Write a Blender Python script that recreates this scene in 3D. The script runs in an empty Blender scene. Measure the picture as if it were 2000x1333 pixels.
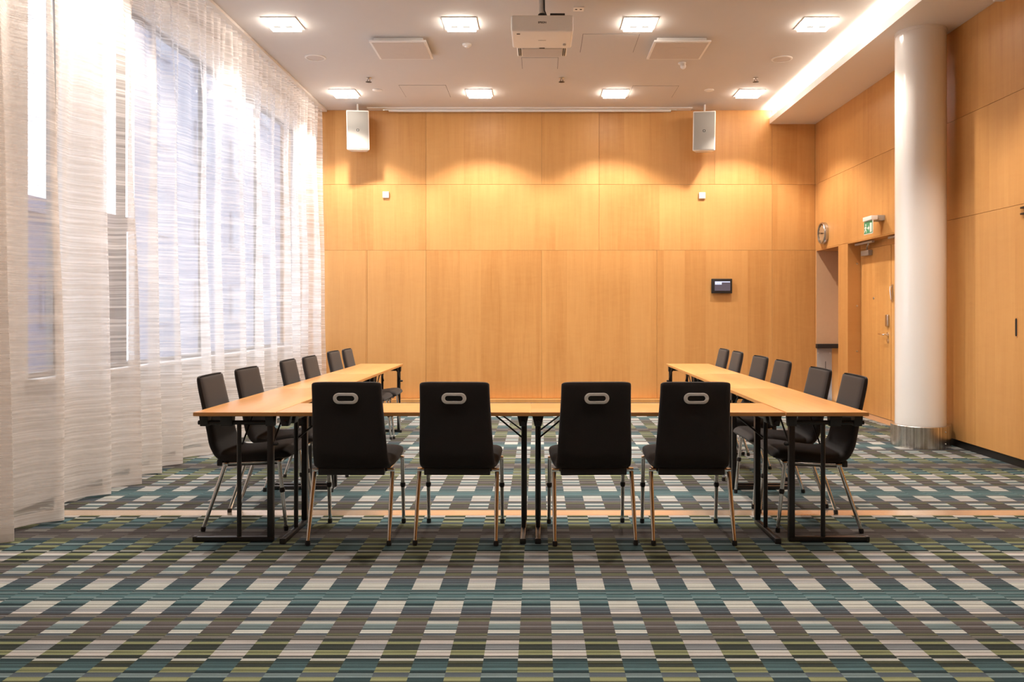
import bpy, bmesh, math, random
from mathutils import Vector, Matrix, noise
random.seed(7)
S = bpy.context.scene
COL = S.collection
PI = math.pi
R = math.radians

# ------------------------------------------------------------------ camera, world, light, exposure
H, F = 1.281, 1585.0                     # eye height (m), focal length in px of the 2000 px frame
cam_d = bpy.data.cameras.new('camera'); cam = bpy.data.objects.new('camera', cam_d); COL.objects.link(cam)
cam.location = (0, 0, H); cam.rotation_euler = (PI/2, 0, 0)
cam_d.sensor_width = 36; cam_d.lens = 36*F/2000
cam_d.shift_x = -52/2000; cam_d.shift_y = -56.5/2000
cam_d.clip_end = 300; cam_d.clip_start = 0.05
S.camera = cam

S.view_settings.view_transform = 'Standard'
S.view_settings.look = 'None'
S.view_settings.gamma = 1
S.view_settings.use_curve_mapping = False
S.view_settings.exposure = 0.76
try:
    S.cycles.use_denoising = True
    S.cycles.max_bounces = 8; S.cycles.diffuse_bounces = 5; S.cycles.glossy_bounces = 4
    S.cycles.transmission_bounces = 6; S.cycles.transparent_max_bounces = 12
    S.cycles.sample_clamp_indirect = 6; S.cycles.caustics_reflective = False; S.cycles.caustics_refractive = False
except Exception:
    pass

W = bpy.data.worlds.new('daylight'); S.world = W; W.use_nodes = True
bg = W.node_tree.nodes['Background']
bg.inputs[0].default_value = (0.80, 0.87, 1.0, 1); bg.inputs[1].default_value = 2.7

WALL_Y = 11.6; WALL_R = 3.952; CEIL = 4.17; SOFF = 3.97; LIP = 3.30; WIN_X = -3.36
LIGHT_X = (-2.55, -0.78, 1.005, 2.77)
LIGHT_Y = (10.67, 8.1, 5.53, 2.96)
SPOT_W = {10.67: 148, 8.1: 100, 5.53: 155, 2.96: 30}
WARM = (1.0, 0.89, 0.78)
def spot(x, y, z, watt, size=116, blend=.42, radius=.05):
    d = bpy.data.lights.new('downlight_lamp', 'SPOT'); d.energy = watt; d.spot_size = R(size); d.spot_blend = blend
    d.shadow_soft_size = radius; d.color = WARM
    o = bpy.data.objects.new('downlight_lamp', d); COL.objects.link(o); o.location = (x, y, z)
    return o
for ly in LIGHT_Y:
    for lx in LIGHT_X: spot(lx, ly, CEIL-.065, SPOT_W[ly]*(.70 if lx < -2 and 7 < ly < 10 else 1))
# strip of light in the cove trough behind the soffit lip
cd = bpy.data.lights.new('cove_strip_lamp', 'AREA'); cd.shape = 'RECTANGLE'; cd.size = .05; cd.size_y = 12.0
cd.energy = 150; cd.color = (1.0, .90, .78)
co = bpy.data.objects.new('cove_strip_lamp', cd); COL.objects.link(co)
co.location = (LIP+.07, 5.55, SOFF+.05); co.rotation_euler = (0, R(180+25), 0)

# unseen strip added between curtain and window wall to warm the curtain's top edge
pd = bpy.data.lights.new('added_curtain_glow', 'AREA'); pd.shape = 'RECTANGLE'; pd.size = .05; pd.size_y = 9.0
pd.energy = 6; pd.color = (1.0, .86, .72)
po = bpy.data.objects.new('added_curtain_glow', pd); COL.objects.link(po); po.location = (-3.20, 7.0, CEIL-.04); po.rotation_euler = (0, 0, 0)

# ------------------------------------------------------------------ node helpers and materials
class NT:
    def __init__(s, name):
        s.m = bpy.data.materials.new(name); s.m.use_nodes = True; s.t = s.m.node_tree; s.t.nodes.clear()
        s.out = s.t.nodes.new('ShaderNodeOutputMaterial')
    def n(s, typ, **kw):
        nd = s.t.nodes.new(typ)
        for k, v in kw.items(): setattr(nd, k, v)
        return nd
    def L(s, a, b): s.t.links.new(a, b)
    def put(s, sock, v):
        if hasattr(v, 'is_output'): s.L(v, sock)
        else: sock.default_value = v
    def math(s, op, a, b=None, c=None, clamp=False):
        nd = s.n('ShaderNodeMath', operation=op, use_clamp=clamp)
        s.put(nd.inputs[0], a)
        if b is not None: s.put(nd.inputs[1], b)
        if c is not None: s.put(nd.inputs[2], c)
        return nd.outputs[0]
    def pos(s):
        g = s.n('ShaderNodeNewGeometry'); x = s.n('ShaderNodeSeparateXYZ'); s.L(g.outputs['Position'], x.inputs[0])
        return x.outputs
    def objc(s):
        g = s.n('ShaderNodeTexCoord'); x = s.n('ShaderNodeSeparateXYZ'); s.L(g.outputs['Object'], x.inputs[0])
        return x.outputs
    def rnd(s): return s.n('ShaderNodeObjectInfo').outputs['Random']
    def comb(s, x, y, z):
        c = s.n('ShaderNodeCombineXYZ')
        for i, v in enumerate((x, y, z)): s.put(c.inputs[i], v)
        return c.outputs[0]
    def noise(s, vec, scale=1.0, detail=2.0, rough=.5, dist=0.0):
        nd = s.n('ShaderNodeTexNoise'); s.L(vec, nd.inputs['Vector'])
        nd.inputs['Scale'].default_value = scale; nd.inputs['Detail'].default_value = detail
        nd.inputs['Roughness'].default_value = rough; nd.inputs['Distortion'].default_value = dist
        return nd.outputs[0]
    def white(s, vec):
        nd = s.n('ShaderNodeTexWhiteNoise'); s.L(vec, nd.inputs['Vector']); return nd.outputs['Value']
    def ramp(s, fac, stops, mode='LINEAR'):
        nd = s.n('ShaderNodeValToRGB'); cr = nd.color_ramp; cr.interpolation = mode
        while len(cr.elements) > 1: cr.elements.remove(cr.elements[-1])
        for i, (p, c) in enumerate(stops):
            e = cr.elements[0] if i == 0 else cr.elements.new(p)
            e.position = p; e.color = tuple(c) + ((1,) if len(c) == 3 else ())
        s.put(nd.inputs[0], fac); return nd.outputs[0]
    def mix(s, fac, a, b, blend='MIX'):
        nd = s.n('ShaderNodeMix', data_type='RGBA', blend_type=blend)
        s.put(nd.inputs[0], fac); s.put(nd.inputs[6], a if hasattr(a, 'is_output') else tuple(a)+(1,))
        s.put(nd.inputs[7], b if hasattr(b, 'is_output') else tuple(b)+(1,))
        return nd.outputs[2]
    def bsdf(s, color, rough=.5, metal=0., spec=None, coat=0., bump=None, bstr=.1, bdist=.01, sheen=0.):
        b = s.n('ShaderNodeBsdfPrincipled')
        s.put(b.inputs['Base Color'], color if hasattr(color, 'is_output') else tuple(color)+(1,))
        s.put(b.inputs['Roughness'], rough); b.inputs['Metallic'].default_value = metal
        if spec is not None: b.inputs['Specular IOR Level'].default_value = spec
        if coat: b.inputs['Coat Weight'].default_value = coat; b.inputs['Coat Roughness'].default_value = .06
        if sheen: b.inputs['Sheen Weight'].default_value = sheen
        if bump is not None:
            bp = s.n('ShaderNodeBump'); bp.inputs['Strength'].default_value = bstr; bp.inputs['Distance'].default_value = bdist
            s.L(bump, bp.inputs['Height']); s.L(bp.outputs[0], b.inputs['Normal'])
        s.L(b.outputs[0], s.out.inputs[0]); return b

def plain(name, color, rough=.5, metal=0., grain=.04, gscale=60, bstr=.03, **kw):
    t = NT(name); p = t.objc(); v = t.comb(p[0], p[1], p[2])
    n = t.noise(v, gscale, 3)
    c = t.mix(n, [x*(1-grain) for x in color], [min(1, x*(1+grain)) for x in color])
    t.bsdf(c, rough, metal, bump=n, bstr=bstr, bdist=.002, **kw); return t.m

def emit(name, color, strength):
    t = NT(name); e = t.n('ShaderNodeEmission'); e.inputs[0].default_value = tuple(color)+(1,); e.inputs[1].default_value = strength
    t.L(e.outputs[0], t.out.inputs[0]); return t.m

def wood(name, base, axis=None, leaf=.30, rough=.42, var=.21, coat=0.):
    """crown-cut veneer: leaves of width `leaf`, grain along z (walls) or along object x (axis None)"""
    t = NT(name); r = t.rnd()
    if axis is None:
        p = t.objc(); u, g = p[1], p[0]
    else:
        p = t.pos(); u, g = p[axis], p[2]
    off = t.math('MULTIPLY', r, 37.3)
    uo = t.math('ADD', u, off)
    li = t.math('FLOOR', t.math('DIVIDE', uo, leaf))
    w = t.white(t.comb(li, off, 0.0))
    uw = t.math('ADD', uo, t.math('MULTIPLY', w, 9.0))
    fine = t.noise(t.comb(t.math('MULTIPLY', uw, 110.), t.math('MULTIPLY', g, 2.0), off), 1, 3, .6)
    broad = t.noise(t.comb(t.math('MULTIPLY', uw, 13.), t.math('MULTIPLY', g, .8), off), 1, 2, .5, .6)
    fig = t.noise(t.comb(t.math('MULTIPLY', uw, 5.), t.math('MULTIPLY', g, 14.), off), 1, 2, .5, 1.0)
    v = t.math('ADD', t.math('MULTIPLY', fine, .27), t.math('MULTIPLY', broad, .36))
    v = t.math('ADD', v, t.math('MULTIPLY', fig, .14))
    v = t.math('ADD', v, t.math('MULTIPLY', w, var))
    v = t.math('ADD', v, t.math('MULTIPLY', r, .10))
    dark = [base[0]*.80, base[1]*.70, base[2]*.58]; lite = [min(1, base[0]*1.13), base[1]*1.2, base[2]*1.3]
    c = t.ramp(v, [(.27, dark), (.55, base), (.84, lite)])
    t.bsdf(c, rough, 0, spec=.4, coat=coat, bump=fine, bstr=.04, bdist=.002); return t.m

WOOD = (.60, .305, .100)
M = {}
M['wood_back'] = wood('maple_veneer_back', WOOD, 0)
M['wood_right'] = wood('maple_veneer_right', WOOD, 1)
M['wood_door'] = wood('maple_veneer_door', (.68, .36, .12), 1, .46, .38)
M['wood_table'] = wood('beech_tabletop', (.55, .27, .088), None, .11, .33, .10)
M['table_edge'] = plain('beech_edge_band', (.56, .27, .085), .4, gscale=90)
M['white_paint'] = plain('white_ceiling_paint', (.65, .62, .60), .85, grain=.015, gscale=8, bstr=.02)
M['white_trim'] = plain('white_lacquer', (.83, .80, .77), .45, grain=.01)
M['white_plastic'] = plain('white_plastic', (.86, .83, .80), .38, grain=.01)
M['grey_perf'] = plain('perforated_grey_white', (.60, .55, .52), .6, grain=.1, gscale=220, bstr=.2)
M['grille'] = plain('speaker_grille', (.33, .315, .29), .5, grain=.10, gscale=320, bstr=.25)
M['frame_grey'] = plain('grey_window_frame', (.20, .20, .21), .5)
M['carcass'] = plain('brown_board', (.16, .085, .035), .8)
M['dark'] = plain('dark_recess', (.012, .010, .009), .8)
M['black_metal'] = plain('black_powder_coat', (.014, .012, .012), .36, grain=.2, gscale=120, spec=.5)
M['black_plastic'] = plain('black_plastic', (.016, .014, .014), .45)
M['alu'] = plain('brushed_aluminium', (.92, .91, .90), .35, .0, grain=.04)
M['chrome'] = plain('chrome', (.78, .76, .75), .12, 1., grain=.02, bstr=0.005)
M['satin'] = plain('satin_metal', (.62, .60, .57), .3, 1., grain=.05)
M['grey_metal'] = plain('grey_painted_metal', (.42, .40, .38), .45, .3)
M['concrete'] = plain('pale_plaster', (.78, .76, .74), .9, gscale=4)
M['facade'] = plain('pale_facade', (.165, .17, .225), .85, gscale=.6, grain=.06)
M['facade2'] = plain('lilac_facade', (.17, .165, .22), .85, gscale=.6, grain=.06)
M['far_glass'] = plain('far_window_glass', (.11, .12, .17), .3)
M['pavement'] = plain('pavement', (.5, .48, .48), .9, gscale=3)
M['green'] = plain('exit_green', (.03, .30, .15), .4)
M['white_print'] = plain('white_print', (.85, .87, .84), .5)
M['ink'] = plain('dark_print', (.02, .02, .022), .5)
M['niche'] = plain('niche_laminate', (.62, .40, .24), .6, gscale=20)
M['clock_face'] = plain('clock_face', (.42, .27, .15), .5)
M['pane_lit'] = emit('downlight_glass', (1., .90, .78), 17.0)
M['lamp_core'] = emit('downlight_lens', (1., .90, .80), .52)
M['screen'] = emit('panel_screen', (.10, .075, .085), .9)
M['screen_bar'] = emit('panel_screen_bar', (.72, .74, 1.0), .8)
M['screen_txt'] = emit('panel_screen_text', (.35, .42, .55), .7)

def fabric():
    t = NT('black_wool'); p = t.objc(); v = t.comb(p[0], p[1], p[2])
    n = t.noise(v, 420, 3, .7); b = t.noise(v, 9, 3, .5)
    c = t.mix(n, (.012, .010, .010), (.026, .021, .021)); c = t.mix(t.math('MULTIPLY', b, .35), c, (.032, .026, .024))
    t.bsdf(c, .88, spec=.25, bump=n, bstr=.25, bdist=.002, sheen=.12); return t.m
M['fabric'] = fabric()

def brushed():
    t = NT('brushed_steel'); p = t.objc()
    a = t.math('ARCTAN2', p[1], p[0])
    n = t.noise(t.comb(t.math('MULTIPLY', a, 16.), t.math('MULTIPLY', p[2], .6), 0.), 1, 4, .6)
    f = t.noise(t.comb(t.math('MULTIPLY', a, 180.), p[2], 0.), 1, 2)
    c = t.ramp(n, [(.32, (.34, .31, .28)), (.5, (.62, .58, .54)), (.64, (.92, .89, .85))])  # bright and dark upright bands: reflections put into the steel's colour
    t.bsdf(c, .27, 1., bump=f, bstr=.05, bdist=.002); return t.m
M['brushed'] = brushed()

def column_paint():
    t = NT('gloss_white_column'); p = t.objc()
    n = t.noise(t.comb(p[0], p[1], p[2]), 3, 2)
    t.bsdf(t.mix(n, (.88, .86, .84), (.90, .88, .86)), .35, coat=.6, spec=.5); return t.m
M['column'] = column_paint()

def strip_metal():
    t = NT('brass_floor_track'); p = t.pos()
    n = t.noise(t.comb(t.math('MULTIPLY', p[0], 3.), t.math('MULTIPLY', p[1], 120.), 0.), 1, 3)
    t.bsdf(t.mix(n, (.70, .54, .40), (.84, .68, .54)), .24, .7, bump=n, bstr=.05, bdist=.002); return t.m
M['strip'] = strip_metal()

def srgb(r, g, b):
    f = lambda c: (c/255/12.92) if c/255 <= .04045 else ((c/255+.055)/1.055)**2.4
    return (f(r), f(g), f(b))

def carpet():
    """striped carpet: columns 12.75 cm wide; the stripe order folds back and the columns swap every 1.0285 m"""
    t = NT('striped_carpet'); p = t.pos(); X, Y = p[0], p[1]
    PER = 1.0285
    yy = t.math('SUBTRACT', Y, 3.67)
    tt = t.math('DIVIDE', t.math('PINGPONG', yy, PER), PER)
    colm = t.math('FLOOR', t.math('DIVIDE', t.math('ADD', X, .0758), .1275))
    row = t.math('FLOOR', t.math('DIVIDE', yy, PER))
    par = t.math('FLOORED_MODULO', t.math('ADD', colm, row), 2.0)      # 0: light column
    cr, pk, gy, gb = srgb(184, 180, 168), srgb(184, 173, 163), srgb(130, 130, 130), srgb(110, 122, 120)
    sl, tl, dt, br = srgb(80, 86, 90), srgb(82, 104, 104), srgb(50, 65, 66), srgb(88, 80, 76)
    bg_, ol, dk, ob = srgb(112, 106, 98), srgb(134, 134, 96), srgb(56, 60, 54), srgb(92, 92, 70)
    k = lambda v: v/PER
    A = [(0, tl), (k(.03), gb), (k(.045), dt), (k(.055), gb), (k(.062), dt), (k(.069), cr), (k(.165), gy), (k(.18), pk), (k(.188), gy), (k(.198), pk),
         (k(.222), bg_), (k(.262), sl), (k(.304), cr), (k(.336), gb), (k(.398), cr), (k(.43), sl), (k(.458), bg_),
         (k(.503), pk), (k(.535), gy), (k(.595), cr), (k(.612), pk), (k(.648), dk), (k(.655), cr), (k(.668), dt), (k(.70), tl),
         (k(.765), dt), (k(.79), gb), (k(.825), dt), (k(.88), sl), (k(.93), bg_), (k(.985), br)]
    B = [(0, tl), (k(.02), gb), (k(.032), tl), (k(.05), dt), (k(.062), gb), (k(.075), tl), (k(.10), dt), (k(.13), gb), (k(.15), sl), (k(.222), br), (k(.243), gy), (k(.25), br),
         (k(.27), ob), (k(.31), br), (k(.358), gy), (k(.364), br), (k(.43), ob), (k(.46), bg_), (k(.485), dk),
         (k(.515), ol), (k(.54), dk), (k(.595), ol), (k(.635), dk), (k(.668), cr), (k(.69), ob), (k(.715), dk), (k(.74), ol),
         (k(.785), sl), (k(.82), ol), (k(.855), ob), (k(.93), br)]
    ca = t.ramp(tt, A, 'CONSTANT'); cb = t.ramp(tt, B, 'CONSTANT')
    c = t.mix(par, ca, cb)
    # yarn streaks: each weft line a little lighter or darker, with a slow drift along its length
    line = t.white(t.comb(t.math('FLOOR', t.math('MULTIPLY', Y, 97.)), par, 0.0))
    line2 = t.white(t.comb(t.math('FLOOR', t.math('MULTIPLY', Y, 191.)), par, 3.0))
    st = t.noise(t.comb(t.math('MULTIPLY', X, 3.0), t.math('MULTIPLY', Y, 95.), t.math('MULTIPLY', par, 7.)), 1, 2, .6)
    tuft = t.noise(t.comb(t.math('MULTIPLY', X, 230.), t.math('MULTIPLY', Y, 230.), 0.), 1, 2, .7)
    f = t.math('ADD', t.math('ADD', t.math('MULTIPLY', line, .70), t.math('MULTIPLY', line2, .36)), t.math('MULTIPLY', st, .75))
    f = t.math('ADD', f, t.math('MULTIPLY', tuft, .35))
    f = t.math('ADD', f, -.20)
    mul = t.mix(1.0, c, t.comb(t.math('MULTIPLY', f, .80), t.math('MULTIPLY', f, .87), t.math('MULTIPLY', f, .95)), 'MULTIPLY')
    t.bsdf(mul, .95, spec=.1, bump=tuft, bstr=.5, bdist=.004); return t.m
M['carpet'] = carpet()

def sheer():
    """sheer curtain: horizontal slub bands that are denser and thinner in turn"""
    t = NT('sheer_striped_voile'); p = t.pos()
    wob = t.math('MULTIPLY', t.noise(t.comb(p[0], t.math('MULTIPLY', p[1], 2.2), p[2]), 1.6, 2), .03)
    z = t.math('ADD', p[2], wob)
    n1 = t.noise(t.comb(0., t.math('MULTIPLY', p[1], 1.3), t.math('MULTIPLY', z, 62.)), 1, 2, .6)
    n2 = t.noise(t.comb(5., t.math('MULTIPLY', p[1], 1.4), t.math('MULTIPLY', z, 170.)), 1, 1)
    v = t.math('ADD', t.math('MULTIPLY', n1, .70), t.math('MULTIPLY', n2, .30))
    dens = t.ramp(v, [(.36, (.46,)*3), (.50, (.60,)*3), (.63, (.84,)*3)])
    hem = t.math('LESS_THAN', p[2], .085)
    dens = t.math('MAXIMUM', dens, t.math('MULTIPLY', hem, .93))
    col = t.ramp(v, [(.40, (.70, .64, .60)), (.60, (.90, .86, .84))])
    dif = t.n('ShaderNodeBsdfDiffuse'); t.L(col, dif.inputs[0])
    trl = t.n('ShaderNodeBsdfTranslucent'); t.L(col, trl.inputs[0])
    m1 = t.n('ShaderNodeMixShader'); m1.inputs[0].default_value = .38; t.L(dif.outputs[0], m1.inputs[1]); t.L(trl.outputs[0], m1.inputs[2])
    tr = t.n('ShaderNodeBsdfTransparent')
    m2 = t.n('ShaderNodeMixShader'); t.L(dens, m2.inputs[0]); t.L(tr.outputs[0], m2.inputs[1]); t.L(m1.outputs[0], m2.inputs[2])
    t.L(m2.outputs[0], t.out.inputs[0]); return t.m
M['sheer'] = sheer()

def glass():
    t = NT('window_glass')
    tr = t.n('ShaderNodeBsdfTransparent'); tr.inputs[0].default_value = (.93, .96, .97, 1)
    gl = t.n('ShaderNodeBsdfGlossy'); gl.inputs[1].default_value = .02
    fr = t.n('ShaderNodeFresnel'); fr.inputs[0].default_value = 1.45
    m = t.n('ShaderNodeMixShader'); bf = t.n('ShaderNodeNewGeometry'); t.L(t.math('MULTIPLY', fr.outputs[0], t.math('SUBTRACT', 1.0, bf.outputs['Backfacing'])), m.inputs[0]); t.L(tr.outputs[0], m.inputs[1]); t.L(gl.outputs[0], m.inputs[2])
    t.L(m.outputs[0], t.out.inputs[0]); return t.m
M['glass'] = glass()

# ------------------------------------------------------------------ mesh helpers
def new_bm(): return bmesh.new()
def box(bm, x0, x1, y0, y1, z0, z1, mat=None):
    vs = [bm.verts.new(c) for c in ((x0,y0,z0),(x1,y0,z0),(x1,y1,z0),(x0,y1,z0),(x0,y0,z1),(x1,y0,z1),(x1,y1,z1),(x0,y1,z1))]
    if mat is not None:
        for v in vs: v.co = mat @ v.co
    for f in ((0,3,2,1),(4,5,6,7),(0,1,5,4),(1,2,6,5),(2,3,7,6),(3,0,4,7)): bm.faces.new([vs[i] for i in f])
    return vs
def bevel(bm, w, seg=2):
    bmesh.ops.bevel(bm, geom=list(bm.edges), offset=w, segments=seg, profile=.6, affect='EDGES', clamp_overlap=True)
def ring_sweep(bm, rings, cap=True):
    vr = [[bm.verts.new(p) for p in r] for r in rings]
    n = len(vr[0])
    for a, b in zip(vr, vr[1:]):
        for i in range(n): bm.faces.new((a[i], a[(i+1) % n], b[(i+1) % n], b[i]))
    if cap:
        bm.faces.new(list(reversed(vr[0]))); bm.faces.new(vr[-1])
    return vr
def tube(bm, pts, r, n=12, cap=True):
    pts = [Vector(p) for p in pts]; rings = []
    rr = r if isinstance(r, (list, tuple)) else [r]*len(pts)
    up = None
    for i, p in enumerate(pts):
        d = (pts[min(i+1, len(pts)-1)] - pts[max(i-1, 0)]).normalized()
        if up is None: up = d.orthogonal().normalized()
        up = (up - d*up.dot(d)).normalized(); s = d.cross(up)
        rings.append([p + (up*math.cos(2*PI*k/n) + s*math.sin(2*PI*k/n))*rr[i] for k in range(n)])
    ring_sweep(bm, rings, cap)
def lathe(bm, prof, n=48, center=(0,0,0), axis='z', closed_ends=True):
    """prof: list of (radius, height)"""
    c = Vector(center); rings = []
    for r, h in prof:
        ring = []
        for k in range(n):
            a = 2*PI*k/n; x, y = r*math.cos(a), r*math.sin(a)
            q = (x, y, h) if axis == 'z' else ((x, h, y) if axis == 'y' else (h, x, y))
            ring.append(c + Vector(q))
        rings.append(ring)
    ring_sweep(bm, rings, closed_ends)
def obj(name, bm, mat, parent=None, smooth=False, loc=None):
    bmesh.ops.recalc_face_normals(bm, faces=list(bm.faces))
    me = bpy.data.meshes.new(name); bm.to_mesh(me); bm.free()
    me.materials.append(M[mat] if isinstance(mat, str) else mat)
    if smooth:
        me.polygons.foreach_set('use_smooth', [True]*len(me.polygons))
        try: me.set_sharp_from_angle(angle=R(42))
        except Exception: pass
    o = bpy.data.objects.new(name, me); COL.objects.link(o)
    if parent is not None: o.parent = parent
    if loc is not None: o.location = loc
    return o
def bx(name, dims, mat, parent=None, bev=0, seg=2):
    bm = new_bm(); box(bm, *dims)
    if bev: bevel(bm, bev, seg)
    return obj(name, bm, mat, parent, bev > 0)
def tag(o, label=None, cat=None, group=None, kind=None):
    if label: o['label'] = label
    if cat: o['category'] = cat
    if group: o['group'] = group
    if kind: o['kind'] = kind
    return o
def empty(name, loc, label, cat, group=None, rz=0):
    o = bpy.data.objects.new(name, None); COL.objects.link(o); o.location = loc; o.rotation_euler = (0, 0, rz)
    o.empty_display_size = .1
    return tag(o, label, cat, group)
def children(o): return [c for c in bpy.data.objects if c.parent == o]
def copy_tree(o, parent=None):
    c = o.copy(); COL.objects.link(c)
    if parent is not None: c.parent = parent
    for ch in KIDS.get(o.name, []): copy_tree(ch, c)
    return c
KIDS = {}
def remember(root):
    KIDS.clear()
    def rec(o):
        KIDS[o.name] = children(o)
        for c in KIDS[o.name]: rec(c)
    rec(root)
def struct(o): o['kind'] = 'structure'; return o
def px(x, d): return (x-1052)/F*d
def pz(y, d): return H+(610-y)/F*d

# ------------------------------------------------------------------ room shell
NEAR = -3.0
fl = struct(bx('floor', (-3.7, WALL_R+.3, NEAR, WALL_Y+.2, -.1, 0), 'carpet'))
bx('metal_strip', (-3.2, WALL_R-.02, 5.105, 5.235, -.01, .002), 'strip', fl)['label'] = 'brass coloured floor track across the carpet'
ce = struct(bx('ceiling', (-3.7, 3.56, NEAR, WALL_Y+.2, CEIL, CEIL+.1), 'white_paint'))

# soffit with light trough
bm = new_bm()
box(bm, LIP+.14, WALL_R+.3, NEAR, WALL_Y, SOFF, CEIL+.1)
box(bm, LIP, LIP+.14, NEAR, WALL_Y, SOFF, SOFF+.012)
box(bm, LIP, LIP+.014, NEAR, WALL_Y, SOFF+.0121, SOFF+.085)
struct(obj('trim_1', bm, 'white_trim'))['label'] = 'white ceiling soffit with light cove lip along the right wall'
struct(bx('trim_2', (3.862, WALL_R, 4.5, 6.9, SOFF-.048, SOFF), 'white_trim', None, .003))

# back wall: dark carcass, wood panels in three rows
wb = struct(bx('wall_back', (-3.7, WALL_R+.3, WALL_Y+.02, WALL_Y+.2, 0, CEIL), 'carcass'))
G = .0014
def panel_row(parent, mat, edges, z0, z1, plane, axis):
    for a, b in zip(edges, edges[1:]):
        a, b = min(a, b), max(a, b)
        bm = new_bm()
        if axis == 'x': box(bm, a+G, b-G, plane, plane+.019, z0+G, z1-G)
        else: box(bm, plane, plane+.019, a+G, b-G, z0+G, z1-G)
        bevel(bm, .0012, 1)
        obj('wall_panel', bm, mat, parent)
bxs = lambda l: [-3.65]+[px(x, WALL_Y) for x in l]+[WALL_R]
panel_row(wb, 'wood_back', bxs([717, 832, 1058, 1283, 1508]), .048, 2.165, WALL_Y, 'x')
panel_row(wb, 'wood_back', bxs([832, 1170, 1508]), 2.165, 3.105, WALL_Y, 'x')
panel_row(wb, 'wood_back', bxs([832, 1058, 1170, 1396, 1508]), 3.105, CEIL, WALL_Y, 'x')
struct(bx('baseboard_back', (-3.2, WALL_R, WALL_Y-.125, WALL_Y+.015, 0, .044), 'wood_back'))

# right wall: carcass around the niche and the door, panels, niche lining
NI0, NI1 = 10.69, 11.56                 # niche
DO0, DO1 = 8.86, 10.39                  # door opening
HEAD = 2.165
bm = new_bm()
x0, x1 = WALL_R+.02, WALL_R+.60
box(bm, x0, x1, NEAR, WALL_Y+.2, HEAD, SOFF+.05)
box(bm, x0, x1, NEAR, DO0, 0, HEAD); box(bm, x0, x1, DO1, NI0, 0, HEAD); box(bm, x0, x1, NI1, WALL_Y+.2, 0, HEAD)
box(bm, x0+.40, x1, NI0, NI1, 0, HEAD); box(bm, x0+.2, x1, DO0, DO1, 0, HEAD)
wr = struct(obj('wall_right', bm, 'carcass'))
panel_row(wr, 'wood_right', [WALL_Y, 9.0, 6.5, 4.0, 1.5, -1, NEAR], 3.105, SOFF, WALL_R, 'y')
panel_row(wr, 'wood_right', [WALL_Y, 9.0, 6.5, 4.0, 1.5, -1, NEAR], HEAD, 3.105, WALL_R, 'y')
panel_row(wr, 'wood_right', [NI0, DO1], 0, HEAD, WALL_R, 'y')
panel_row(wr, 'wood_right', [WALL_Y, NI1], 0, HEAD, WALL_R, 'y')
panel_row(wr, 'wood_right', [DO0, 7.35], .072, HEAD, WALL_R, 'y')
cab_edges = [7.35, 6.56, 5.60, 4.64, 3.68, 2.72, 1.76, .8, -.16, -1.12, NEAR]
panel_row(wr, 'wood_right', cab_edges, .072, HEAD, WALL_R, 'y')
# niche lining
NX = WALL_R+.42
bx('niche_back', (NX-.02, NX, NI0, NI1, 0, HEAD), 'niche', wr)
bx('niche_side', (WALL_R+.001, NX-.02, NI1-.014, NI1, .80, HEAD), 'niche', wr)
bx('niche_side', (WALL_R+.001, NX-.02, NI1-.014, NI1, 0, .78), 'wood_door', wr)
bx('niche_side', (WALL_R+.001, NX-.02, NI0, NI0+.014, 0, HEAD), 'wood_right', wr)
bx('niche_head', (WALL_R+.001, NX-.02, NI0+.014, NI1-.014, HEAD-.014, HEAD), 'wood_right', wr)
bx('niche_ledge', (WALL_R-.012, NX-.02, NI1-.10, NI1-.014, .770, .830), 'black_plastic', wr, .003)['label'] = 'dark ledge of the wall niche'
pl_ = bx('access_plate', (WALL_R+.004, WALL_R+.215, NI1-.030, NI1-.014, .02, .765), 'grey_metal', wr, .002); pl_['label'] = 'grey metal plate below the ledge'
for xx in (WALL_R+.025, WALL_R+.19):
    bm = new_bm(); lathe(bm, [(.001, 0), (.014, 0), (.014, -.006), (.009, -.010), (.001, -.010)], 16, (xx, NI1-.030, .70), 'y'); obj('bolt', bm, 'satin', pl_, True)
bx('slot', (WALL_R+.12, WALL_R+.127, NI1-.0315, NI1-.0295, .42, .58), 'dark', pl_)
# door lining (jambs and head)
bx('door_jamb', (WALL_R+.001, WALL_R+.2, DO1-.012, DO1, 0, HEAD), 'wood_right', wr)
bx('door_jamb', (WALL_R+.001, WALL_R+.2, DO0, DO0+.012, 0, HEAD), 'wood_right', wr)
bx('door_head', (WALL_R+.001, WALL_R+.2, DO0, DO1, HEAD-.012, HEAD), 'wood_right', wr)
bx('door_header', (WALL_R+.165, WALL_R+.2, DO0+.012, DO1-.012, 2.075, HEAD-.012), 'wood_right', wr)
bx('door_sill', (WALL_R-.02, WALL_R+.2, DO0, DO1, 0, .012), 'strip', wr)
bx('toe_kick', (WALL_R+.0195, WALL_R+.0215, NEAR, DO0, 0, .07), 'black_plastic', wr)
for zz in (1.90, 1.36, .78):
    bm = new_bm(); lathe(bm, [(.001, 0), (.012, 0), (.012, -.004), (.006, -.006), (.001, -.006)], 14, (WALL_R+.12, DO1-.012, zz), 'y'); obj('screw_cap', bm, 'satin', wr, True)
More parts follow.
